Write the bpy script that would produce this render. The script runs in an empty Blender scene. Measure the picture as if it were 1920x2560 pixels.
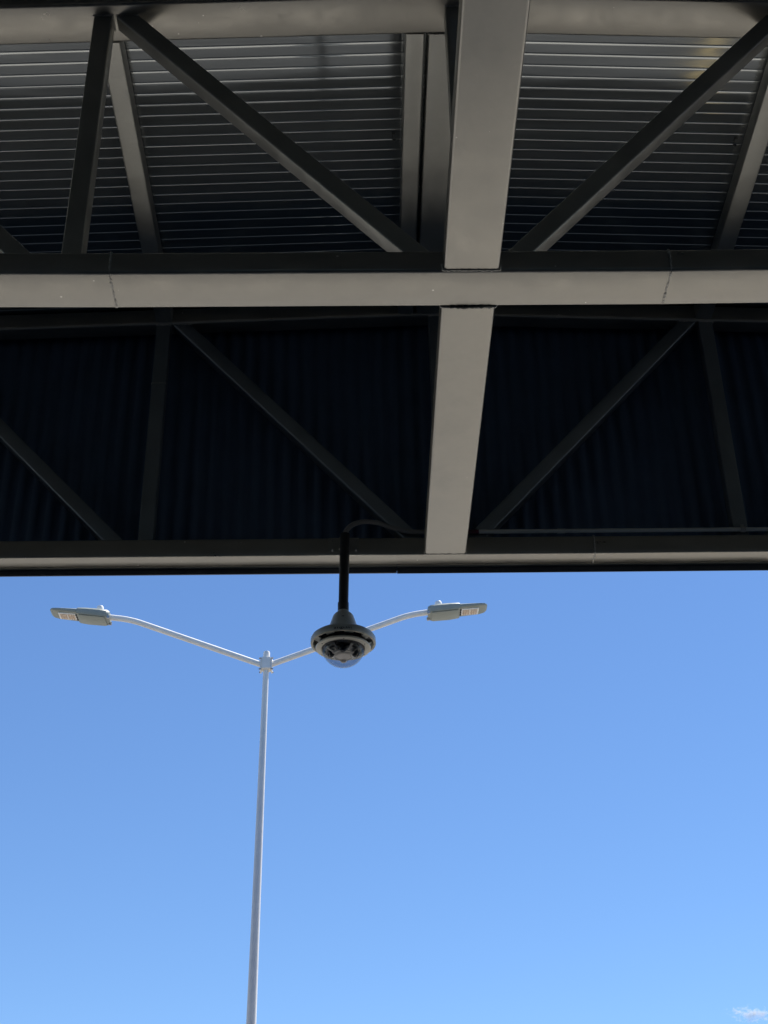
import bpy, bmesh, math, random
from mathutils import Vector, Matrix

random.seed(7)
S = bpy.context.scene
COL = S.collection
R = math.radians

# ------------------------------------------------------------------ camera
EYE = 1.6                                   # eye height above the ground
F_PX, PITCH, ROLL, YAW = 3519.65, R(31.399), R(0.987), R(-1.0)
cy_, sy_ = math.cos(YAW), math.sin(YAW)
cp, sp = math.cos(PITCH), math.sin(PITCH)
cr, sr = math.cos(ROLL), math.sin(ROLL)
right0 = Vector((cy_, sy_, 0)); fwd0 = Vector((-sy_, cy_, 0)); zz = Vector((0, 0, 1))
fwd = fwd0 * cp + zz * sp
up0 = fwd0 * -sp + zz * cp
right = right0 * cr - up0 * sr
up = right0 * sr + up0 * cr
cam_data = bpy.data.cameras.new('camera')
cam = bpy.data.objects.new('camera', cam_data); COL.objects.link(cam)
M = Matrix((right, up, -fwd)).transposed().to_4x4()
M.translation = Vector((0, 0, EYE))
cam.matrix_world = M
cam_data.sensor_fit = 'HORIZONTAL'; cam_data.sensor_width = 36.0
cam_data.lens = 36.0 * F_PX / 1920.0
cam_data.clip_start = 0.05; cam_data.clip_end = 12000
S.camera = cam
S.render.resolution_x, S.render.resolution_y = 768, 1024

# ------------------------------------------------------------------ sky and sun
SUN_EL, SUN_AZ = R(62), R(50)               # azimuth measured from +Y towards +X
sun_dir = Vector((math.cos(SUN_EL) * math.sin(SUN_AZ), math.cos(SUN_EL) * math.cos(SUN_AZ), math.sin(SUN_EL)))
world = bpy.data.worlds.new('World'); S.world = world; world.use_nodes = True
wn = world.node_tree.nodes; wl = world.node_tree.links; wn.clear()
sky = wn.new('ShaderNodeTexSky'); sky.sky_type = 'NISHITA'; sky.sun_disc = False
sky.sun_elevation = SUN_EL; sky.sun_rotation = SUN_AZ
sky.altitude = 1300; sky.air_density = 1.17; sky.dust_density = 0.0; sky.ozone_density = 10
bg = wn.new('ShaderNodeBackground'); bg.inputs['Strength'].default_value = 0.083
wo = wn.new('ShaderNodeOutputWorld')
wl.new(sky.outputs[0], bg.inputs['Color']); wl.new(bg.outputs[0], wo.inputs['Surface'])
sl = bpy.data.lights.new('sun', 'SUN'); sl.energy = 4.5; sl.angle = R(0.53); sl.color = (1.0, 0.95, 0.88)
so = bpy.data.objects.new('sun', sl); COL.objects.link(so)
so.rotation_euler = sun_dir.to_track_quat('Z', 'Y').to_euler(); so.location = (8, 8, 30)
vs = S.view_settings
vs.view_transform = 'Standard'; vs.look = 'None'; vs.gamma = 1; vs.use_curve_mapping = False
vs.exposure = 0.9
S.cycles.max_bounces = 10; S.cycles.diffuse_bounces = 5; S.cycles.glossy_bounces = 6
S.cycles.transparent_max_bounces = 12; S.cycles.caustics_reflective = False

# ------------------------------------------------------------------ materials
def mat(name, col, rough=.5, metal=0.0, var=.12, vscale=6.0, bump=.0, bscale=300., chips=None, streak=None, spec=.5, coat=0.0, bmap=None):
    """procedural principled paint or metal: mottled colour, uneven gloss, fine relief, optional chips / streaks"""
    m = bpy.data.materials.new(name); m.use_nodes = True
    nt = m.node_tree; n = nt.nodes; l = nt.links; b = n['Principled BSDF']
    tc = n.new('ShaderNodeTexCoord')
    mp = n.new('ShaderNodeMapping')
    l.new(tc.outputs['Object'], mp.inputs['Vector'])
    if streak: mp.inputs['Scale'].default_value = streak
    nz = n.new('ShaderNodeTexNoise'); nz.inputs['Scale'].default_value = vscale; nz.inputs['Detail'].default_value = 10; nz.inputs['Roughness'].default_value = .66
    l.new(mp.outputs[0], nz.inputs['Vector'])
    mr = n.new('ShaderNodeMapRange'); mr.inputs[1].default_value = .3; mr.inputs[2].default_value = .7
    mr.inputs[3].default_value = 1 - var; mr.inputs[4].default_value = 1 + var
    l.new(nz.outputs[0], mr.inputs[0])
    mx = n.new('ShaderNodeMix'); mx.data_type = 'RGBA'; mx.blend_type = 'MULTIPLY'; mx.inputs[0].default_value = 1
    mx.inputs[6].default_value = (*col, 1); l.new(mr.outputs[0], mx.inputs[7])
    out = mx.outputs[2]
    if chips:
        vo = n.new('ShaderNodeTexVoronoi'); vo.inputs['Scale'].default_value = chips[0]
        l.new(tc.outputs['Object'], vo.inputs['Vector'])
        n2 = n.new('ShaderNodeTexNoise'); n2.inputs['Scale'].default_value = 9; l.new(tc.outputs['Object'], n2.inputs['Vector'])
        ad = n.new('ShaderNodeMath'); ad.operation = 'MULTIPLY_ADD'; ad.inputs[1].default_value = -chips[1]; 
        l.new(n2.outputs[0], ad.inputs[0]); l.new(vo.outputs['Distance'], ad.inputs[2])
        lt = n.new('ShaderNodeMath'); lt.operation = 'LESS_THAN'; lt.inputs[1].default_value = chips[2]
        l.new(ad.outputs[0], lt.inputs[0])
        m2 = n.new('ShaderNodeMix'); m2.data_type = 'RGBA'; l.new(lt.outputs[0], m2.inputs[0])
        l.new(out, m2.inputs[6]); m2.inputs[7].default_value = (*chips[3], 1); out = m2.outputs[2]
    l.new(out, b.inputs['Base Color'])
    rr = n.new('ShaderNodeMapRange'); rr.inputs[1].default_value = .25; rr.inputs[2].default_value = .75
    rr.inputs[3].default_value = max(rough * .7, .01); rr.inputs[4].default_value = min(rough * 1.35, 1)
    l.new(nz.outputs[0], rr.inputs[0]); l.new(rr.outputs[0], b.inputs['Roughness'])
    b.inputs['Metallic'].default_value = metal
    b.inputs['Specular IOR Level'].default_value = spec
    b.inputs['Coat Weight'].default_value = coat; b.inputs['Coat Roughness'].default_value = .15
    if bump > 0:
        bn = n.new('ShaderNodeTexNoise'); bn.inputs['Scale'].default_value = bscale; bn.inputs['Detail'].default_value = 3
        if bmap:
            bmp = n.new('ShaderNodeMapping'); bmp.inputs['Scale'].default_value = bmap
            l.new(tc.outputs['Object'], bmp.inputs['Vector']); l.new(bmp.outputs[0], bn.inputs['Vector']); bn.inputs['Detail'].default_value = 1
        else: l.new(tc.outputs['Object'], bn.inputs['Vector'])
        bp = n.new('ShaderNodeBump'); bp.inputs['Strength'].default_value = bump; bp.inputs['Distance'].default_value = .002
        l.new(bn.outputs[0], bp.inputs['Height']); l.new(bp.outputs[0], b.inputs['Normal'])
    return m

STEEL = (.425, .405, .355)
M_STEEL = mat('painted_steel', STEEL, .36, metal=.76, var=.085, vscale=7, streak=(1, 1, 2.5), bump=.12, bscale=260, chips=(13, .30, -.122, (.80, .78, .72)))
M_WEBF_SHADE = mat('steel_far_web_shade_tint', (.29, .325, .35), .42, metal=.70, var=.10, vscale=5, bump=.12, bscale=260)  # bluer, darker copy of the web paint; shade put into the colour
M_WEBS = mat('painted_steel_web', (.43, .425, .385), .40, metal=.76, var=.10, vscale=5, bump=.12, bscale=260)
M_WELD = mat('weld_metal', (.62, .60, .54), .5, metal=.15, var=.25, vscale=90, bump=.3, bscale=220)
M_DIRT = mat('burnt_weld', (.10, .105, .095), .7, var=.5, vscale=60, bump=.6, bscale=200)
M_DECK = mat('galvanised_deck', (.35, .37, .365), .085, metal=.62, var=.12, vscale=3, streak=(.4, 6, 1), bump=.35, bscale=1.0, bmap=(1.6, 9, 1))
M_CLAD = mat('cladding_back', (.09, .15, .26), .45, var=.15, vscale=4)
M_TRIM = mat('fascia_trim', (.06, .07, .085), .45, var=.1)
M_PIPE = mat('black_pipe', (.025, .026, .028), .45, var=.15, vscale=30, bump=.1)
M_FLEX = mat('grey_flex', (.40, .375, .36), .45, var=.1)
M_COND = mat('galvanised_conduit', (.93, .91, .84), .30, metal=.1, var=.12, vscale=12, streak=(.3, 3, 3))
M_PURPLE = mat('maroon_fitting', (.10, .012, .035), .35)
M_CLAMP = mat('zinc_clamp', (.5, .5, .48), .4, metal=.7)
M_HOUS = mat('camera_housing', (.70, .71, .67), .42, var=.04, vscale=20, bump=.05)
M_RINGW = mat('camera_trim_ring', (.78, .74, .62), .4, var=.04, vscale=20)
M_BLACK = mat('black_plastic', (.012, .012, .014), .35)
M_MODULE = mat('sensor_module', (.60, .55, .50), .35, var=.08, vscale=40)
M_MODLT = mat('module_rim', (.62, .60, .56), .35)
M_LETTER = mat('lettering_black', (.02, .022, .024), .5)
M_BOLT = mat('zinc_bolt', (.45, .45, .45), .4, metal=.6)
M_POLE = mat('galvanised_pole', (.88, .85, .79), .45, metal=.0, var=.06, vscale=9, bump=.06)
M_HEAD = mat('luminaire_grey', (.30, .325, .285), .5, var=.06, vscale=15, bump=.08)
M_LEDW = mat('led_lens', (.80, .66, .52), .25, var=.12, vscale=60)
M_LEDF = mat('led_frame', (.9, .9, .88), .4)
M_PHOTO = mat('photocell_cap', (.82, .82, .80), .4)
M_ASPH = mat('asphalt', (.013, .019, .028), .9, var=.25, vscale=3, bump=.4)
M_ROAD = mat('worn_asphalt', (.06, .059, .057), .9, var=.2, vscale=1.5, bump=.3)
M_LOT = mat('lot_concrete', (.25, .24, .22), .85, var=.15, vscale=.4, bump=.2)
M_CONC = mat('concrete', (.52, .49, .43), .85, var=.12, vscale=.6, bump=.2)
M_DIRTG = mat('dry_ground', (.34, .31, .255), .95, var=.2, vscale=.05)
M_YEL = mat('yellow_line', (.62, .45, .17), .6, var=.1, vscale=20)
M_KERB = mat('kerb_concrete', (.5, .48, .45), .8, var=.1, vscale=5)
M_BLOCKER = mat('added_block_wall', (.035, .042, .055), .85, var=.15, vscale=2)  # bluish so the added block cools the shade on the steel
M_GLAZE = mat('dark_glazing', (.02, .025, .03), .1)
M_DOOR = mat('steel_door', (.08, .085, .09), .5)

def glass_dome():
    m = bpy.data.materials.new('clear_dome'); m.use_nodes = True
    nt = m.node_tree; n = nt.nodes; l = nt.links; n.clear()
    o = n.new('ShaderNodeOutputMaterial'); tr = n.new('ShaderNodeBsdfTransparent'); gl = n.new('ShaderNodeBsdfGlossy')
    tr.inputs[0].default_value = (.90, .91, .92, 1); gl.inputs['Roughness'].default_value = .03
    fr = n.new('ShaderNodeFresnel'); fr.inputs[0].default_value = 1.5
    ml = n.new('ShaderNodeMath'); ml.operation = 'MULTIPLY'; ml.inputs[1].default_value = .55; ml.use_clamp = True
    mx = n.new('ShaderNodeMixShader'); l.new(fr.outputs[0], ml.inputs[0]); l.new(ml.outputs[0], mx.inputs[0])
    l.new(tr.outputs[0], mx.inputs[1]); l.new(gl.outputs[0], mx.inputs[2]); l.new(mx.outputs[0], o.inputs[0])
    return m
M_DOME = glass_dome()

# ------------------------------------------------------------------ helpers
def link(name, me, material, parent=None):
    o = bpy.data.objects.new(name, me); COL.objects.link(o)
    if material and not me.materials: me.materials.append(material)
    if parent: o.parent = parent
    return o
def tag(o, label, cat=None, group=None, kind=None):
    if label: o['label'] = label
    if cat: o['category'] = cat
    if group: o['group'] = group
    if kind: o['kind'] = kind
    return o
def empty(name, loc, label, cat, group=None):
    o = bpy.data.objects.new(name, None); COL.objects.link(o); o.location = loc
    o.empty_display_size = .1
    return tag(o, label, cat, group)
def finish(bm, name, smooth=None):
    me = bpy.data.meshes.new(name)
    bmesh.ops.recalc_face_normals(bm, faces=bm.faces)
    bm.to_mesh(me); bm.free()
    if smooth is not None:
        for p in me.polygons: p.use_smooth = True
        me.set_sharp_from_angle(angle=R(smooth))
    return me
def rel(me, parent):
    """mesh was made in world coordinates: make it relative to its parent's location"""
    if parent: 
        w = Vector(parent.location); pp = parent.parent
        while pp: w += Vector(pp.location); pp = pp.parent
        me.transform(Matrix.Translation(-w))
    return me
def part(name, bm, material, parent, smooth=30):
    return link(name, rel(finish(bm, name, smooth), parent), material, parent)

def hull_box(bm, c8, r=0.0, seg=3):
    vs_ = [bm.verts.new(c) for c in c8]
    fs = [(0, 1, 2, 3), (7, 6, 5, 4), (0, 4, 5, 1), (1, 5, 6, 2), (2, 6, 7, 3), (3, 7, 4, 0)]
    faces = [bm.faces.new([vs_[i] for i in f]) for f in fs]
    bm.normal_update()
    if r > 0:
        es = [bm.edges.get((vs_[i], vs_[i + 4])) for i in range(4)]
        bmesh.ops.bevel(bm, geom=es, offset=r, segments=seg, profile=.5, affect='EDGES')
def tube_member(bm, a, b, w, h, r=.012, side=None, seg=3):
    """rectangular hollow-section member from a to b; w along 'side', h along the other"""
    a, b = Vector(a), Vector(b); d = (b - a).normalized()
    s = Vector(side) if side else Vector((0, 1, 0))
    s = (s - d * s.dot(d)).normalized(); t = d.cross(s)
    def ring(p): return [p + s * (i * w / 2) + t * (j * h / 2) for i, j in ((-1, -1), (1, -1), (1, 1), (-1, 1))]
    hull_box(bm, ring(a) + ring(b), r, seg)
def box(bm, lo, hi, r=0.0):
    (x0, y0, z0), (x1, y1, z1) = lo, hi
    c = [(x0, y0, z0), (x1, y0, z0), (x1, y1, z0), (x0, y1, z0), (x0, y0, z1), (x1, y0, z1), (x1, y1, z1), (x0, y1, z1)]
    vs_ = [bm.verts.new(v) for v in c]
    for f in [(3, 2, 1, 0), (4, 5, 6, 7), (0, 1, 5, 4), (1, 2, 6, 5), (2, 3, 7, 6), (3, 0, 4, 7)]: bm.faces.new([vs_[i] for i in f])
    if r: bmesh.ops.bevel(bm, geom=[e for e in bm.edges if all(v in vs_ for v in e.verts)], offset=r, segments=2, affect='EDGES')
def tube_path(bm, pts, rad, n=16, cap=True):
    pts = [Vector(p) for p in pts]; rings = []
    rads = rad if isinstance(rad, (list, tuple)) else [rad] * len(pts)
    ref = Vector((0, 1, 0))
    for i, p in enumerate(pts):
        d = (pts[min(i + 1, len(pts) - 1)] - pts[max(i - 1, 0)]).normalized()
        if abs(d.dot(ref)) > .95: ref = Vector((1, 0, 0))
        s = (ref - d * ref.dot(d)).normalized(); t = d.cross(s)
        rings.append([bm.verts.new(p + (s * math.cos(2 * math.pi * k / n) + t * math.sin(2 * math.pi * k / n)) * rads[i]) for k in range(n)])
    for A, B in zip(rings, rings[1:]):
        for k in range(n): bm.faces.new((A[k], A[(k + 1) % n], B[(k + 1) % n], B[k]))
    if cap: bm.faces.new(rings[0][::-1]); bm.faces.new(rings[-1])
def lathe(bm, c, prof, n=64, closed=False):
    cx, cy = c; rings = []
    for r, z in prof:
        if r < 1e-5: rings.append([bm.verts.new((cx, cy, z))])
        else: rings.append([bm.verts.new((cx + r * math.cos(2 * math.pi * k / n), cy + r * math.sin(2 * math.pi * k / n), z)) for k in range(n)])
    if closed: rings.append(rings[0])
    for A, B in zip(rings, rings[1:]):
        for k in range(n):
            k2 = (k + 1) % n
            if len(A) == 1: bm.faces.new((A[0], B[k2], B[k]))
            elif len(B) == 1: bm.faces.new((A[k], A[k2], B[0]))
            else: bm.faces.new((A[k], A[k2], B[k2], B[k]))
def catmull(P, n=8):
    P = [Vector(p) for p in P]; out = []
    for i in range(len(P) - 1):
        p0, p1, p2, p3 = P[max(i - 1, 0)], P[i], P[i + 1], P[min(i + 2, len(P) - 1)]
        for k in range(n):
            t = k / n
            out.append(.5 * ((2 * p1) + (p2 - p0) * t + (2 * p0 - 5 * p1 + 4 * p2 - p3) * t * t + (3 * p1 - p0 - 3 * p2 + p3) * t ** 3))
    out.append(P[-1]); return out
def weld(name, path, rad, parent, material=None, seed=1, step=.006, flat=1.0, squash=None):
    """uneven weld bead: a lumpy tube along a polyline"""
    rg = random.Random(seed); pts = []; rads = []
    for a, b in zip(path, path[1:]):
        a, b = Vector(a), Vector(b); n = max(2, int((b - a).length / step))
        for i in range(n):
            p = a.lerp(b, i / n) + Vector((rg.uniform(-1, 1), rg.uniform(-1, 1), rg.uniform(-1, 1))) * rad * .28
            pts.append(p); rads.append(rad * rg.uniform(.65, 1.25))
    pts.append(Vector(path[-1])); rads.append(rad * .7)
    bm = bmesh.new(); tube_path(bm, pts, rads, n=8)
    return part(name, bm, material or M_WELD, parent, 60)

# ------------------------------------------------------------------ ground, plus unseen paving and a block behind the viewer, added for the light
X0 = 0.404                                   # centre line of the canopy
ZB = 3.43 + EYE                              # underside of bottom chords
ZT = 4.957 + EYE                             # underside of top chords at the ridge
SG = 0.037                                   # roof fall either side of the ridge
PANEL = 1.485
def fall(x): return SG * abs(x - X0)

def sheet(name, x0, x1, y0, y1, z, material, nx=1, ny=1):
    bm = bmesh.new()
    v = [[bm.verts.new((x0 + (x1 - x0) * i / nx, y0 + (y1 - y0) * j / ny, z)) for i in range(nx + 1)] for j in range(ny + 1)]
    for j in range(ny):
        for i in range(nx): bm.faces.new((v[j][i], v[j][i + 1], v[j + 1][i + 1], v[j + 1][i]))
    return link(name, finish(bm, name), material)
tag(sheet('ground', -4000, 4000, -4000, 4000, -.02, M_DIRTG, 8, 8), 'dry pale ground around the paved lot', kind='structure')
tag(sheet('added_driveway', -90, 90, -60, 8.2, 0.0, M_ASPH, 8, 8), 'unseen dark asphalt under the canopy, added to darken the steel above', kind='structure')  # added to keep the faces above dark; bluish tone cools their shade
tag(sheet('added_pavement', -90, 90, 8.32, 9.78, .11, M_CONC, 8, 2), 'unseen pale sunlit concrete strip, added to throw light up at the canopy', kind='structure')  # added bright strip for the undersides and deck to reflect
tag(sheet('added_parking_lot', -90, 90, 12.4, 60, 0.0, M_LOT, 8, 4), 'unseen pale concrete under the street lamp, added as bounce for the far chord', kind='structure')  # added pale surface, lifts the far chord and pole from below
tag(sheet('added_road', -90, 90, 9.9, 12.4, 0.0, M_ROAD, 8, 2), 'unseen dark asphalt strip, added so the deck reflects less light', kind='structure')  # added dark strip between the bright ones, dims the deck pans
for ky in (8.2, 9.78):
    bm = bmesh.new(); box(bm, (-90, ky, -.05), (90, ky + .12, .12), .015)
    tag(part('kerb', bm, M_KERB, None), 'concrete kerb along the added paving', kind='structure')
sheet_l = [((2.0, 16.5), (3.3, 10.1)), ((4.7, 16.5), (6.0, 10.1)), ((7.4, 16.5), (8.7, 10.1))]  # unseen markings, added where the chord and deck reflect yellow
for i, (a, b) in enumerate(sheet_l):
    bm = bmesh.new(); d = Vector((b[0] - a[0], b[1] - a[1])).normalized(); nrm = Vector((-d.y, d.x)) * .05
    q = [bm.verts.new((p[0] + s * nrm.x, p[1] + s * nrm.y, .004)) for p, s in ((a, 1), (a, -1), (b, -1), (b, 1))]
    bm.faces.new(q)
    tag(link('added_yellow_line', finish(bm, 'added_yellow_line'), M_YEL), 'unseen yellow line on the lot, added for the warm reflection', kind='structure')

bld = empty('added_building', (0, -12.6, 0), 'unseen dark block far behind the viewer, added to keep light off the steel', 'added_building')  # unseen block with windows, added to stop light from behind the viewer
bm = bmesh.new(); box(bm, (-24, -18, 0), (24, -12.6, 6.25), .02); part('wall', bm, M_BLOCKER, bld)
for i in range(-4, 5):
    bm = bmesh.new(); box(bm, (i * 5 - 1.1, -12.6, 1.0), (i * 5 + 1.1, -12.55, 2.8), .01); w = part('window', bm, M_DOOR, bld)
    for s in (-1, 1):
        bm = bmesh.new(); box(bm, (i * 5 + s * .52 - .47, -12.555, 1.08), (i * 5 + s * .52 + .47, -12.535, 2.72)); part('pane', bm, M_GLAZE, w)
bm = bmesh.new(); box(bm, (2.0, -12.6, 0.0), (2.95, -12.54, 2.1), .01); dr = part('door', bm, M_DOOR, bld)
bm = bmesh.new(); tube_path(bm, [(2.85, -12.53, 1.0), (2.85, -12.48, 1.0), (2.85, -12.48, 1.2), (2.85, -12.53, 1.2)], .01, 8); part('handle', bm, M_CLAMP, dr)

# ------------------------------------------------------------------ canopy steel
HC = .10                                     # chord depth
def truss(loc_y, width, web_y, web, label, zt, pieces, wm, kmax=4, xl=-7.5, xr=8.3, name='roof_truss'):
    t = empty(name, (X0, loc_y + width / 2, ZB), label, 'roof truss', 'trusses across the canopy')
    yc = loc_y + width / 2
    for (xa, za, xb, zb, lab) in pieces:     # bottom chord lengths, welded end to end
        bm = bmesh.new()
        tube_member(bm, (xa, yc, za + HC / 2), (xb, yc, zb + HC / 2), width, HC, .013, seg=4)
        o = part('bottom_chord', bm, M_STEEL, t)
        if lab: o['label'] = lab
    bcs = [c for c in t.children]
    for s in (-1, 1):                        # top chord: falls either side of the ridge
        xe = xl if s < 0 else xr
        bm = bmesh.new()
        tube_member(bm, (X0, yc, zt + HC / 2), (xe, yc, zt - fall(xe) + HC / 2), width, HC, .013, seg=4)
        part('top_chord', bm, M_STEEL, t)
    for k in range(-kmax, kmax + 1):
        x = X0 + k * PANEL
        bm = bmesh.new()
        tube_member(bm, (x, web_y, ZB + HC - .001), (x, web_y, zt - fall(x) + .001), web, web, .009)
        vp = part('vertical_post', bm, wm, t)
        bm = bmesh.new()                      # fillet weld round the head of the post
        z = zt - fall(x) - .001; h = web / 2 + .002
        if abs(k) <= 2:
            weld('weld_bead', [(x - h, web_y - h, z), (x + h, web_y - h, z), (x + h, web_y + h, z)], .0035, vp, seed=k + 50)
        bm.free()
        if k != 0:
            s = 1 if k < 0 else -1            # diagonals come down towards the centre
            xa, xb = x + s * .105, x + s * (PANEL - .155)
            bm = bmesh.new()
            tube_member(bm, (xa - s * .02, web_y, zt - fall(xa) + .018), (xb + s * .02, web_y, ZB + HC - .02), web, web, .009)
            dg = part('diagonal_brace', bm, wm, t)
            if abs(k) <= 2:
                hx = web / 2 / math.sin(math.atan2(zt - fall(xa) - ZB - HC, abs(xb - xa))) + .002; xm = xa - s * .012; zd = zt - fall(xm) - .0005
                weld('weld_bead', [(xm + s * hx, web_y + h, zd), (xm + s * hx, web_y - h, zd), (xm - s * hx, web_y - h, zd)], .0035, dg, seed=k + 80)
    return t, bcs
YN, WN, YF, WF = 3.931, .203, 6.021, .106
near, nbc = truss(YN, WN, 4.030, .078, 'pale painted steel truss nearest the viewer, with wide welded bottom chord',
    ZT, [(-7.5, ZB + .055, -.92, ZB, 'cooler grey left length of bottom chord'), (-.917, ZB, 1.137, ZB, None),
         (1.14, ZB, 8.3, ZB + .075, None)], M_WEBS)
far, fbc = truss(YF, WF, YF + WF / 2, .075, 'shaded steel truss at the canopy edge, in front of the corrugated fascia', ZT - .010,
    [(-7.5, ZB, 1.143, ZB, None), (1.146, ZB, 8.3, ZB + .004, None)], M_WEBF_SHADE)
# splice seam on the far post left of centre
sp_ = [c for c in far.children if c.name.startswith('vertical_post') and c.data.vertices[0].co.x + X0 < -.9 and c.data.vertices[0].co.x + X0 > -1.3][0]
ys = YF + WF / 2 - .0375; xs_ = X0 - PANEL
weld('weld_bead', [(xs_ - .038, ys + .02, 6.10), (xs_ - .037, ys, 6.10), (xs_ + .037, ys, 6.10), (xs_ + .038, ys + .02, 6.10)], .0022, sp_, seed=61)
# butt welds on the bottom chords
for (x, ch, sd) in ((-.9185, nbc[1], 3), (1.1385, nbc[1], 4)):
    y0, y1 = YN, YN + WN
    weld('weld_bead', [(x, y0 + .003, ZB + HC), (x, y0 + .003, ZB + .012), (x, y0 + .012, ZB + .0034), (x - .001, y1 - .012, ZB + .0030), (x, y1 - .001, ZB + .01)], .0058, ch, seed=sd)
weld('weld_bead', [(1.1445, YF + .001, ZB + HC), (1.1445, YF + .001, ZB + .012), (1.1445, YF + .012, ZB + .001), (1.1445, YF + WF - .012, ZB + .001), (1.1445, YF + WF, ZB + .01)], .0045, fbc[0], seed=9)
# ridge-line tie beams at bottom chord level, one either side of the near truss
BW = .204
def tie_beam(ya, yb, label, seed):
    b = empty('tie_beam', (X0, ya, ZB), label, 'beam', 'beams tying the trusses together')
    bm = bmesh.new(); tube_member(bm, (X0, ya, ZB + HC / 2), (X0, yb, ZB + HC / 2), BW, HC, .012, side=(1, 0, 0), seg=4)
    return b, part('box_section', bm, M_STEEL, b)
b1, b1s = tie_beam(-6.0, YN - .001, 'wide pale beam running overhead towards the viewer from the near truss', 1)
b2, b2s = tie_beam(YN + WN + .001, YF - .001, 'pale beam between the two trusses, with speckled paint', 2)
xa, xb = X0 - BW / 2 + .004, X0 + BW / 2 - .004
weld('weld_bead', [(xa - .008, YN - .002, ZB + .03), (xa - .006, YN - .002, ZB + .003), (xb + .006, YN - .002, ZB + .002), (xb + .008, YN - .002, ZB + .03)], .0052, b1s, seed=21)
weld('root_gap', [(xa, YN - .0085, ZB - .0005), (X0, YN - .0075, ZB - .0008), (xb, YN - .0085, ZB - .0005)], .0026, b1s, M_DIRT, seed=22)
weld('weld_bead', [(xa - .014, YN + WN - .001, ZB + .012), (xa, YN + WN + .004, ZB + .001), (X0, YN + WN + .007, ZB + .0005), (xb, YN + WN + .004, ZB + .001), (xb + .014, YN + WN - .001, ZB + .012)], .0055, b2s, seed=23)
weld('burnt_weld', [(xa + .03, YN + WN - .001, ZB + .001), (X0 - .02, YN + WN + .0005, ZB - .0025), (X0 + .03, YN + WN - .001, ZB - .0012), (xb - .01, YN + WN - .002, ZB + .0015)], .0058, b2s, M_DIRT, seed=24)
weld('weld_bead', [(xa - .006, YF - .002, ZB + .03), (xa - .004, YF - .001, ZB + .001), (xb + .004, YF - .001, ZB + .001), (xb + .006, YF - .002, ZB + .03)], .0035, b2s, seed=25)

# ridge beam and purlins between the top chords
def bar(name, x, w, label, cat, grp, dz=.002, ya=YN + WN + .001, yb=YF - .001, welded=False):
    e = empty(name, (x, ya, ZT - fall(x)), label, cat, grp)
    z = ZT - fall(x) + dz
    bm = bmesh.new(); tube_member(bm, (x, ya, z + .048), (x, yb, z + .048 - .008), w, .096, .009, side=(1, 0, 0))
    s = part('box_section', bm, M_WEBS, e)
    if welded: weld('weld_bead', [(x - w / 2 - .002, ya + .002, z + .02), (x - w / 2, ya + .002, z), (x + w / 2, ya + .002, z)], .004, s, seed=31)
    return e
bar('ridge_beam', X0, BW, 'grey ridge beam under the roof, half hidden by the wide overhead beam', 'beam', None, -.001, welded=True)
bar('purlin', .242, .085, 'grey purlin right beside the ridge beam, on its left', 'purlin', 'purlins carrying the roof deck')
bar('purlin', X0 - PANEL + .006, .09, 'leftmost grey purlin, sloping behind the near truss post', 'purlin', 'purlins carrying the roof deck')
bar('purlin', X0 + PANEL - .014, .09, 'rightmost grey purlin, near the right edge of the picture', 'purlin', 'purlins carrying the roof deck')

# ------------------------------------------------------------------ ribbed roof deck (ribs run down the fall, along X)
RIB = .0648
def deck_profile(y0, n):
    """shallow saw-tooth ribs: a long pan rising gently, then a soft step back down"""
    ks = [0, .22, .44, .66, .900, .908, .917, .928, .942, .960, .980, 1.0]      # break points along one pitch
    pan = math.tan(R(1.72)); w = [19, 18, 15, 11, 9, 7, 3]
    tot = sum(wi * (ks[i + 5] - ks[i + 4]) for i, wi in enumerate(w))
    sl = [-pan] * 4 + [pan * .90 * wi / tot for wi in w]
    N = len(sl)
    P = []; z = 0.0
    for i in range(n):
        for k in range(N):
            P.append((y0 + (i + ks[k]) * RIB, z)); z += sl[k] * RIB * (ks[k + 1] - ks[k])
    P.append((y0 + n * RIB, z))
    return P
deck = empty('roof_deck', (X0, 5.0, ZT + HC), 'ribbed bare metal roof deck seen from below between the trusses', 'roof')
def deck_panel(ya, n, s, xe, dz, ribs=True):
    bm = bmesh.new(); xs = [X0 + s * .002, xe]
    P = deck_profile(ya, n) if ribs else [(ya, 0), (ya + n * RIB, 0)]
    rows = []
    for (y, z) in P:
        rows.append([bm.verts.new((x, y, ZT + HC + .003 + dz - fall(x) - z)) for x in xs])
    top = [[bm.verts.new((x, y, ZT + HC + .030 + dz - fall(x))) for x in xs] for y in (P[-1][0], P[0][0])]
    for A, B in zip(rows, rows[1:]): bm.faces.new((A[0], A[1], B[1], B[0]))
    bm.faces.new((top[0][0], top[0][1], top[1][1], top[1][0]))
    bm.faces.new((rows[0][0], top[1][0], top[1][1], rows[0][1])); bm.faces.new((rows[-1][1], top[0][1], top[0][0], rows[-1][0]))
    return part('deck_panel', bm, M_DECK, deck, 22)
Y_SEAM = 4.841
NR = 14
for s, xe in ((-1, -16.0), (1, 16.0)):
    deck_panel(Y_SEAM - NR * RIB, NR, s, xe, 0.0)
    deck_panel(Y_SEAM + .001, NR, s, xe, .0015)
    deck_panel(Y_SEAM + .002 + NR * RIB, 7, s, xe, 0.0)
    deck_panel(Y_SEAM - NR * RIB - .001 - 260 * RIB, 260, s, xe, 0.0, ribs=False)  # unseen flat roof behind the viewer, extended to block light

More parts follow.
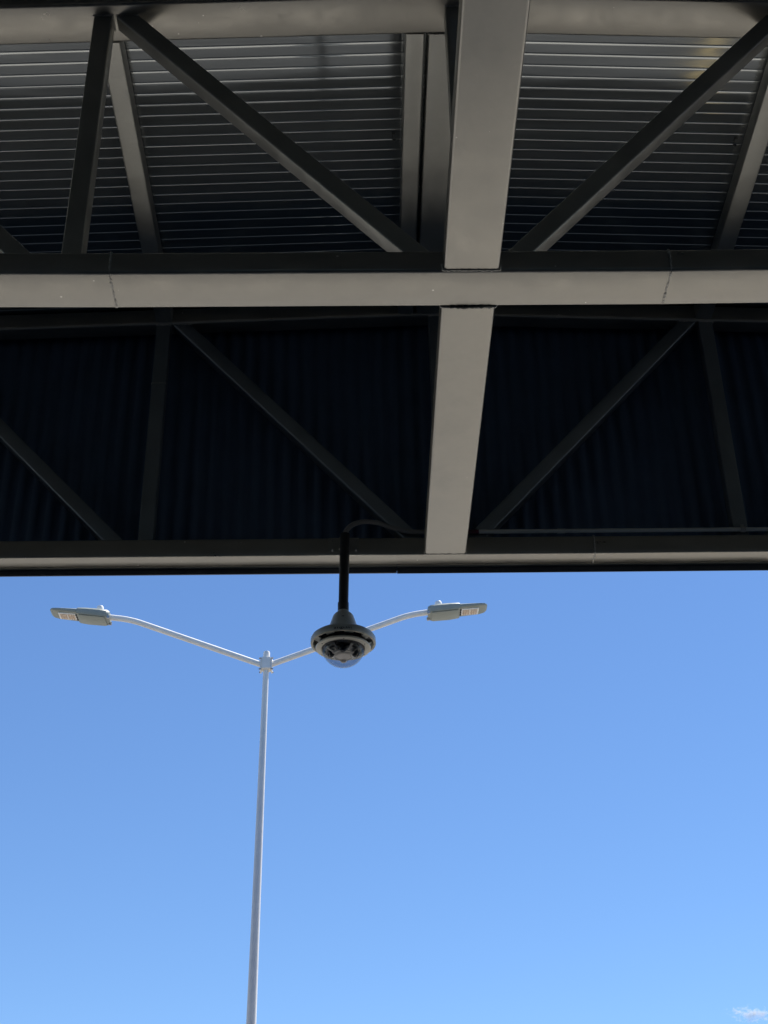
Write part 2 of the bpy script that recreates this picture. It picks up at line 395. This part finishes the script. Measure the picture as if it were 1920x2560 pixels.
for (x, sgn) in ((.165, -1), (1.80, 1)):      # folded clips where the sheets lap
    bm = bmesh.new(); z = ZT + HC - fall(x) - .004
    box(bm, (x - .012, Y_SEAM - .050, z - .004), (x + .002, Y_SEAM - .046, z + .004)); box(bm, (x - .012, Y_SEAM - .046, z - .004), (x - .009, Y_SEAM - .02, z + .004))
    box(bm, (x - .009, Y_SEAM - .006, z - .003), (x + .006, Y_SEAM - .003, z + .004)); part('seam_clip', bm, M_BLACK, deck)

# ------------------------------------------------------------------ corrugated fascia on the canopy edge
fas = empty('fascia_cladding', (X0, 6.165, ZB), 'dark corrugated metal fascia behind the far truss', 'cladding')
PITCH_C = .081; YC = 6.172
def clad_panel(xa, n):
    bm = bmesh.new(); sub = 8; rows = []
    for i in range(n * sub + 1):
        x = xa + i * PITCH_C / sub; ph = (i % sub) / sub
        c = math.cos(2 * math.pi * ph); y = YC + .011 * max(-.75, min(.75, c * 1.15))
        rows.append([bm.verts.new((x, y, z)) for z in (ZB - .012, ZB + 2.35)] + [bm.verts.new((x, y + .002, z)) for z in (ZB - .012, ZB + 2.35)])
    for A, B in zip(rows, rows[1:]):
        bm.faces.new((A[0], B[0], B[1], A[1])); bm.faces.new((A[2], A[3], B[3], B[2])); bm.faces.new((A[0], A[2], B[2], B[0]))
    return part('cladding_panel', bm, M_CLAD, fas, 40)
npan = 11
for i in range(-18, 18): clad_panel(i * npan * PITCH_C + .3, npan)
# bottom trim: a ledge angle and a drip edge in two lengths that meet with a small step
for xa_, xb_, dz in ((-16, .166, .004), (.168, 16, 0.0)):
    bm = bmesh.new(); box(bm, (xa_, 6.150, ZB - .035 + dz), (xb_, 6.1535, ZB + .012)); box(bm, (xa_, 6.1537, ZB - .010), (xb_, 6.195, ZB - .007)); part('drip_trim', bm, M_TRIM, fas)
    bm = bmesh.new(); box(bm, (xa_, YF + WF + .001, ZB - .001 + dz * .3), (xb_, 6.1495, ZB + .006), .001); part('ledge_angle', bm, M_WEBS, fas)

# ------------------------------------------------------------------ conduit along the far chord
YP = 6.020
cond = empty('conduit', (1.2, YP, ZB + HC + .012), 'shiny galvanised conduit running right along the far chord', 'conduit')
zc = ZB + .1255
bm = bmesh.new(); tube_path(bm, [(.575, YP, zc), (1.55, YP, zc + .001), (3.2, YP, zc), (8.0, YP, zc)], .0105, 20); part('pipe', bm, M_COND, cond, 50)
for x in (.985, 2.6):
    bm = bmesh.new(); tube_path(bm, [(x - .02, YP, zc), (x + .02, YP, zc)], .0122, 20); part('coupling', bm, M_COND, cond, 40)
bm = bmesh.new(); tube_path(bm, [(.515, YP, zc), (.574, YP, zc)], .0112, 20)
o = part('fitting', bm, M_PURPLE, cond, 40); o['label'] = 'dark maroon end fitting'
bm = bmesh.new(); tube_path(bm, [(1.88, YP, zc), (1.905, YP, zc)], .0155, 20); box(bm, (1.884, YP - .004, zc + .012), (1.901, YP + .018, zc + .030), .002)
part('clamp', bm, M_CLAMP, cond, 40)

flex = empty('flexible_conduit', (-.08, 5.99, ZB + .13), 'dark ribbed flexible conduit arching from the camera pipe to the beam', 'conduit')
P = catmull([(-.090, 5.982, ZB + .085), (-.080, 5.984, ZB + .122), (-.045, 5.990, ZB + .158), (.010, 5.998, ZB + .176), (.075, 6.006, ZB + .172), (.15, 6.014, ZB + .148), (.215, 6.020, ZB + .132), (.29, 6.020, ZB + .127), (.40, YP, zc), (.514, YP, zc)], 24)
# resample evenly, one ridge every 6 mm
L = [0.0]
for a, b in zip(P, P[1:]): L.append(L[-1] + (b - a).length)
pts = []; rads = []; n = int(L[-1] / .0016); j = 0
for i in range(n + 1):
    t = L[-1] * i / n
    while j < len(L) - 2 and L[j + 1] < t: j += 1
    pts.append(P[j].lerp(P[j + 1], (t - L[j]) / max(L[j + 1] - L[j], 1e-6))); rads.append(.0118 + .0016 * math.cos(2 * math.pi * t / .0064))
bm = bmesh.new(); tube_path(bm, pts, rads, 16); part('ribbed_hose', bm, M_FLEX, flex, 60)

# ------------------------------------------------------------------ pendant dome camera
CX, CY = -.098, 5.983
cz = EYE
secu = empty('security_camera', (CX, CY, 3.43 + EYE), 'dark pendant dome security camera hanging from the canopy edge', 'security camera')
bm = bmesh.new(); tube_path(bm, [(CX + .008, CY, 3.524 + cz), (CX, CY, 3.110 + cz)], .0238, 32); part('mount_pipe', bm, M_PIPE, secu, 50)
bm = bmesh.new(); box(bm, (CX - .075, YF - .0045, ZB + .014), (CX + .077, YF - .0005, ZB + HC - .004), .0015)
box(bm, (CX - .022, CY + .012, ZB + .022), (CX + .024, YF - .004, ZB + HC - .012), .002)
pl = part('mount_plate', bm, M_WEBS, secu)
for bx in (-.054, .062):
    for bz in (.020, .079):
        bm = bmesh.new(); tube_path(bm, [(CX + bx, YF - .010, ZB + bz), (CX + bx, YF - .016, ZB + bz)], .006, 6); tube_path(bm, [(CX + bx, YF - .016, ZB + bz), (CX + bx, YF - .022, ZB + bz)], .0032, 10)
        part('bolt', bm, M_BOLT, pl)
bm = bmesh.new(); lathe(bm, (CX, CY), [(0, 3.145 + cz), (.0225, 3.145 + cz), (.0265, 3.143 + cz), (.0268, 3.100 + cz), (.025, 3.096 + cz), (0, 3.096 + cz)], 40); part('coupling', bm, M_PIPE, secu, 40)
bm = bmesh.new()
lathe(bm, (CX, CY), [(0, 3.099 + cz), (.026, 3.099 + cz), (.029, 3.094 + cz), (.0315, 3.088 + cz), (.041, 3.082 + cz), (.049, 3.071 + cz), (.0545, 3.055 + cz), (.0625, 3.030 + cz), (.0705, 3.004 + cz), (.0710, 2.997 + cz), (.066, 2.995 + cz), (0, 2.992 + cz)], 64)
cap = part('bell_cap', bm, M_HOUS, secu, 35)
bm = bmesh.new(); box(bm, (CX - .006, CY - .0625, 3.043 + cz), (CX + .005, CY - .055, 3.0445 + cz)); part('logo_mark', bm, M_LETTER, cap)
bm = bmesh.new()
lathe(bm, (CX, CY), [(.0, 2.990 + cz), (.072, 2.989 + cz), (.100, 2.981 + cz), (.122, 2.9735 + cz), (.138, 2.9665 + cz), (.148, 2.959 + cz), (.1535, 2.9485 + cz), (.1545, 2.932 + cz), (.153, 2.925 + cz),
   (.1500, 2.9260 + cz), (.1415, 2.928 + cz), (.1415, 2.955 + cz), (.128, 2.968 + cz), (0, 2.970 + cz)], 96)
hous = part('housing', bm, M_HOUS, secu, 28)
bm = bmesh.new(); lathe(bm, (CX, CY), [(0, 2.967 + cz), (.1395, 2.962 + cz), (.1395, 2.950 + cz), (.110, 2.945 + cz), (.106, 2.912 + cz), (0, 2.915 + cz)], 64); part('inner_body', bm, M_BLACK, secu, 30)
bm = bmesh.new(); lathe(bm, (CX, CY), [(.1515, 2.9258 + cz), (.1505, 2.9238 + cz), (.1485, 2.9255 + cz), (.1470, 2.9235 + cz), (.1440, 2.9232 + cz), (.1425, 2.9262 + cz)], 96); rm = part('rim', bm, M_RINGW, hous, 30); rm['label'] = 'pale double rim round the underside'
# fins in the recess
for k in range(8):
    a = 2 * math.pi * k / 8 + .25; bm = bmesh.new()
    c, s_ = math.cos(a), math.sin(a)
    for q in range(3):
        a2 = a + (q - 1) * .11; c2, s2 = math.cos(a2), math.sin(a2)
        tube_member(bm, (CX +   .112 * c2, CY + .112 * s2, 2.935 + cz), (CX + .138 * c2, CY + .138 * s2, 2.947 + cz), .016, .006, 0, side=(-s2, c2, 0))
    part('mounting_tab', bm, M_HOUS, secu)
bm = bmesh.new()
lathe(bm, (CX, CY), [(.1300, 2.906 + cz), (.1288, 2.9015 + cz), (.125, 2.899 + cz), (.104, 2.899 + cz), (.1012, 2.901 + cz), (.1012, 2.9105 + cz), (.126, 2.9105 + cz)], 96, closed=True)
tr = part('trim_ring', bm, M_RINGW, secu, 35); tr['label'] = 'cream ring round the clear dome'
for k in range(6):
    a = -math.pi / 2 + R(2) + k * math.pi / 3; bm = bmesh.new()
    x, y = CX +   .1150 * math.cos(a), CY + .1150 * math.sin(a)
    lathe(bm, (x, y), [(0, 2.8980 + cz), (.0028, 2.8980 + cz), (.0030, 2.8995 + cz)], 12); part('screw', bm, M_BLACK, tr)
# clear dome: thin shell
bm = bmesh.new(); prof = []
for i in range(0, 25):
    a = math.pi / 2 * i / 24; prof.append((.1005 * math.cos(a), 2.905 + cz - .094 * math.sin(a)))
prof[-1] = (0, prof[-1][1]); lathe(bm, (CX, CY), [(.1005, 2.912 + cz)] + prof, 96)
part('clear_dome', bm, M_DOME, secu, 60)
# sensor carriage inside the dome
bm = bmesh.new(); lathe(bm, (CX, CY), [(.0, 2.9125 + cz), (.0985, 2.9125 + cz), (.0985, 2.909 + cz), (.080, 2.898 + cz), (0, 2.898 + cz)], 64); part('carriage_base', bm, M_BLACK, secu, 30)
bm = bmesh.new()
oct_ = [(.0, 2.893), (.070, 2.893), (.073, 2.889), (.058, 2.870), (.0, 2.870)]
lathe(bm, (CX, CY + .012), [(r, z + cz) for r, z in oct_], 10); pla = part('sensor_plate', bm, M_MODULE, secu, 25)
bm = bmesh.new(); lathe(bm, (CX, CY + .014), [(.0395, 2.868 + cz), (.0435, 2.8660 + cz), (.0475, 2.868 + cz), (.0475, 2.8735 + cz), (.0395, 2.8735 + cz)], 64, closed=True); part('disc_rim', bm, M_MODLT, pla, 50)
bm = bmesh.new(); lathe(bm, (CX, CY + .014), [(0, 2.8655 + cz), (.036, 2.867 + cz), (.039, 2.870 + cz), (.039, 2.874 + cz)], 64); part('disc', bm, M_MODULE, pla, 40)
for k in range(4):
    a = math.pi / 2 + k * math.pi / 2; c, s_ = math.cos(a), math.sin(a)
    d = Vector((c * .80, s_ * .80, -.6)).normalized(); p = Vector((CX + c * .054, CY + s_ * .054, 2.880 + cz))
    bm = bmesh.new(); tube_path(bm, [p - d * .010, p + d * .010, p + d * .017, p + d * .0195], [.0185, .0185, .0165, .014], 24)
    lens = part('lens_barrel', bm, M_MODULE if k == 0 else M_BLACK, secu, 30)
    bm = bmesh.new(); q0 = p + d * .0196
    tube_path(bm, [q0, q0 + d * .002, q0 + d * .0045, q0 + d * .0055], [.0125, .0115, .007, .001], 20); part('lens', bm, M_GLAZE, lens, 60)
    for sg_ in (-1, 1):
        a2 = a + sg_ * .5; c2, s2 = math.cos(a2), math.sin(a2); bm = bmesh.new()
        tube_member(bm, (CX + .052 * c2, CY + .052 * s2, 2.876 + cz), (CX + .088 * c2, CY + .088 * s2, 2.892 + cz), .012, .004, 0, side=(-s2, c2, 0)); part('bracket', bm, M_MODLT if sg_ > 0 else M_BLACK, secu)
# maker's lettering, wrapped round the front of the housing
fc = bpy.data.curves.new('lettering', 'FONT'); fc.body = 'avigilon'; fc.size = .0285; fc.align_x = 'CENTER'; fc.extrude = 0.0004; fc.space_character = 1.06; fc.offset = .0002
fo = bpy.data.objects.new('lettering_tmp', fc); COL.objects.link(fo)
bpy.context.view_layer.update()
me = bpy.data.meshes.new_from_object(fo.evaluated_get(bpy.context.evaluated_depsgraph_get()))
bpy.data.objects.remove(fo, do_unlink=True)
rr = .1549; me.materials.clear()
for v in me.vertices:
    a = v.co.x * .92 / rr; z = 2.9325 + cz + v.co.y * .80
    k = max(0, z - cz - 2.934); r_ = rr + v.co.z - k * .13 - k * k * 9
    v.co = (CX + r_ * math.sin(a), CY - r_ * math.cos(a), z)
link('lettering', rel(me, hous), M_LETTER, hous)

# ------------------------------------------------------------------ twin-arm street lamp beyond the canopy
YL = 13.0
lamp = empty('street_lamp', (-1.066, YL, 0), 'tall pale grey twin-arm street lamp on a tapered pole', 'street lamp')
def pz(z): return -1.066 + .0094 * z
bm = bmesh.new(); zs = [0, 2, 4, 6, 7.74]
tube_path(bm, [(pz(z), YL, z) for z in zs], [.064 - .0046 * z for z in zs], 32); part('pole', bm, M_POLE, lamp, 50)
bm = bmesh.new(); box(bm, (pz(0) - .2, YL - .2, .006), (pz(0) + .2, YL + .2, .03), .004); bp_ = part('base_plate', bm, M_POLE, lamp)
for sx in (-1, 1):
    for sy2 in (-1, 1):
        bm = bmesh.new(); tube_path(bm, [(pz(0) + sx * .15, YL + sy2 * .15, .03), (pz(0) + sx * .15, YL + sy2 * .15, .075)], .014, 6); part('anchor_bolt', bm, M_BOLT, bp_)
PX = pz(7.75)
bm = bmesh.new(); lathe(bm, (PX, YL), [(0, 7.882), (.012, 7.881), (.030, 7.876), (.034, 7.866), (.033, 7.80), (.031, 7.73), (0, 7.73)], 24); part('pole_cap', bm, M_POLE, lamp, 40)
bm = bmesh.new(); box(bm, (PX - .046, YL - .052, 7.672), (PX + .046, YL + .052, 7.802), .006)
for s in (-1, 1): box(bm, (PX + s * .054 - .007, YL - .045, 7.655), (PX + s * .054 + .007, YL + .045, 7.795), .003)
cl = part('clamp', bm, M_POLE, lamp)
for s in (-1, 1):
    for z in (7.668, 7.788):
        for yy in (-.04, .04):
            bm = bmesh.new(); tube_path(bm, [(PX + s * .05, YL + yy, z), (PX + s * .072, YL + yy, z)], .009, 6); part('bolt', bm, M_BOLT, cl)
def head(s, ax, az, tilt):
    """luminaire with its neck at (ax, az), pointing along s*X, tilted up"""
    L_ = .615; hd = []
    Mx = Matrix.Translation((ax, YL, az)) @ Matrix.Rotation(-s * tilt, 4, 'Y') @ Matrix.Diagonal((s, 1, 1, 1))
    def put(bm, name, m, par, sm=35):
        bmesh.ops.transform(bm, matrix=Mx, verts=bm.verts)
        return part(name, bm, m, par, sm)
    def slab(bm, sec):                        # sections: (x, half width, z bottom, z top, crown)
        rows = []
        for (x, w, zb_, zt_, cn) in sec:
            ys = [(-w * .90, zb_), (w * .90, zb_), (w, zb_ + (zt_ - zb_) * .3), (w, zb_ + (zt_ - zb_) * .7), (w * .82, zt_), (0, zt_ + cn), (-w * .82, zt_), (-w, zb_ + (zt_ - zb_) * .7), (-w, zb_ + (zt_ - zb_) * .3)]
            rows.append([bm.verts.new((x, y, z)) for y, z in ys])
        for A, B in zip(rows, rows[1:]):
            for k in range(len(A)): bm.faces.new((A[k], A[(k + 1) % len(A)], B[(k + 1) % len(A)], B[k]))
        bm.faces.new(rows[0][::-1]); bm.faces.new(rows[-1])
    bm = bmesh.new(); slab(bm, [(-.005, .085, -.046, .022, .004), (.02, .112, -.052, .028, .008), (.10, .128, -.054, .030, .009), (.22, .130, -.050, .030, .009), (.318, .124, -.042, .028, .007), (.326, .118, -.038, .026, .005)])
    body = put(bm, 'lamp_head', M_HEAD, lamp); body['label'] = 'left lamp head' if s < 0 else 'right lamp head, above the dome camera'
    bm = bmesh.new(); slab(bm, [(.322, .112, -.030, .020, .003), (.40, .112, -.026, .018, .003), (.53, .108, -.020, .016, .002), (.585, .096, -.012, .014, .002), (.608, .066, -.004, .014, .001), (.614, .05, .002, .010, .0)])
    lp = put(bm, 'led_plate', M_HEAD, body)
    bm = bmesh.new(); box(bm, (.342, -.070, -.0345), (.522, .070, -.0235), .003); put(bm, 'led_frame', M_LEDF, body)
    for q in range(2):
        bm = bmesh.new(); box(bm, (.353 + q * .081, -.053, -.0375), (.426 + q * .081, .053, -.0340), .002)
        for i2 in range(3):
            for j2 in range(4): bmesh.ops.create_icosphere(bm, subdivisions=1, radius=.0105, matrix=Matrix.Translation((.366 + q * .081 + i2 * .0235, -.039 + j2 * .026, -.0375)))
        put(bm, 'led_array', M_LEDW, body, 30)
    bm = bmesh.new(); slab(bm, [(.03, .092, -.0640, -.054, 0), (.05, .100, -.0665, -.054, 0), (.22, .104, -.0625, -.050, 0), (.300, .098, -.0560, -.044, 0), (.312, .080, -.0520, -.044, 0)])
    put(bm, 'access_cover', M_HEAD, body)
    for yy in (-.08, .07):
        bm = bmesh.new(); box(bm, (-.018, yy - .012, -.062), (.012, yy + .012, -.030), .003); put(bm, 'latch', M_BOLT, body)
    for yy in (-.05, 0, .05):
        bm = bmesh.new(); box(bm, (.326, yy - .010, -.043), (.340, yy + .010, -.026), .002); put(bm, 'hinge', M_BLACK, body)
    bm = bmesh.new(); lathe(bm, (.115, 0), [(.020, .046), (.020, .066), (.036, .068), (.036, .098), (.030, .108), (.015, .112), (0, .112)], 24); put(bm, 'photocell', M_PHOTO, body, 40)
def arm(s, root, bend, neck):
    r0 = Vector((root[0], YL, root[1])); b0 = Vector((bend[0], YL, bend[1])); n0 = Vector((neck[0], YL, neck[1]))
    d1 = (b0 - r0).normalized(); d2 = (n0 - b0).normalized(); c = .12
    pts_ = [r0, r0.lerp(b0, .5), b0 - d1 * c]
    for i in range(1, 8):
        t = i / 8; pts_.append((b0 - d1 * c) * (1 - t) ** 2 + b0 * 2 * t * (1 - t) + (b0 + d2 * c) * t * t)
    pts_ += [b0 + d2 * c, n0]
    bm = bmesh.new(); tube_path(bm, pts_, .030, 24); part('arm', bm, M_POLE, lamp, 60)
arm(-1, (-1.045, 7.735), (-2.40, 8.258), (-2.66, 8.293)); head(-1, -2.625, 8.298, R(5))
arm(1, (-.940, 7.738), (.470, 8.285), (.70, 8.318)); head(1, .668, 8.318, R(4))

# ------------------------------------------------------------------ one small far cloud, low in the sky
def cloud():
    m = bpy.data.materials.new('cloud_vapour'); m.use_nodes = True
    nt = m.node_tree; n = nt.nodes; l = nt.links; n.clear()
    o = n.new('ShaderNodeOutputMaterial'); v = n.new('ShaderNodeVolumePrincipled')
    v.inputs['Color'].default_value = (1, 1, 1, 1); v.inputs['Anisotropy'].default_value = .2
    tc = n.new('ShaderNodeTexCoord'); ln = n.new('ShaderNodeVectorMath'); ln.operation = 'LENGTH'; l.new(tc.outputs['Object'], ln.inputs[0])
    nz = n.new('ShaderNodeTexNoise'); nz.inputs['Scale'].default_value = 3.2; nz.inputs['Detail'].default_value = 5; nz.inputs['Roughness'].default_value = .62
    mp = n.new('ShaderNodeMapping'); mp.inputs['Scale'].default_value = (1.6, .8, .8); l.new(tc.outputs['Object'], mp.inputs[0]); l.new(mp.outputs[0], nz.inputs['Vector'])
    a = n.new('ShaderNodeMath'); a.operation = 'MULTIPLY_ADD'; a.inputs[1].default_value = -.34; l.new(ln.outputs['Value'], a.inputs[0]); l.new(nz.outputs[0], a.inputs[2])
    r = n.new('ShaderNodeMapRange'); r.inputs[1].default_value = .34; r.inputs[2].default_value = .50; r.inputs[3].default_value = 0; r.inputs[4].default_value = .20
    l.new(a.outputs[0], r.inputs[0]); l.new(r.outputs[0], v.inputs['Density']); l.new(v.outputs[0], o.inputs['Volume'])
    bm = bmesh.new(); bmesh.ops.create_icosphere(bm, subdivisions=3, radius=1.0)
    ob = link('cloud', finish(bm, 'cloud'), m)
    ob.location = (396, 1500, 307.5 + EYE); ob.scale = (36, 8, 12); ob.rotation_euler = (0, R(6), 0)
    tag(ob, 'small white wisp of cloud low in the blue sky', 'cloud')
cloud()
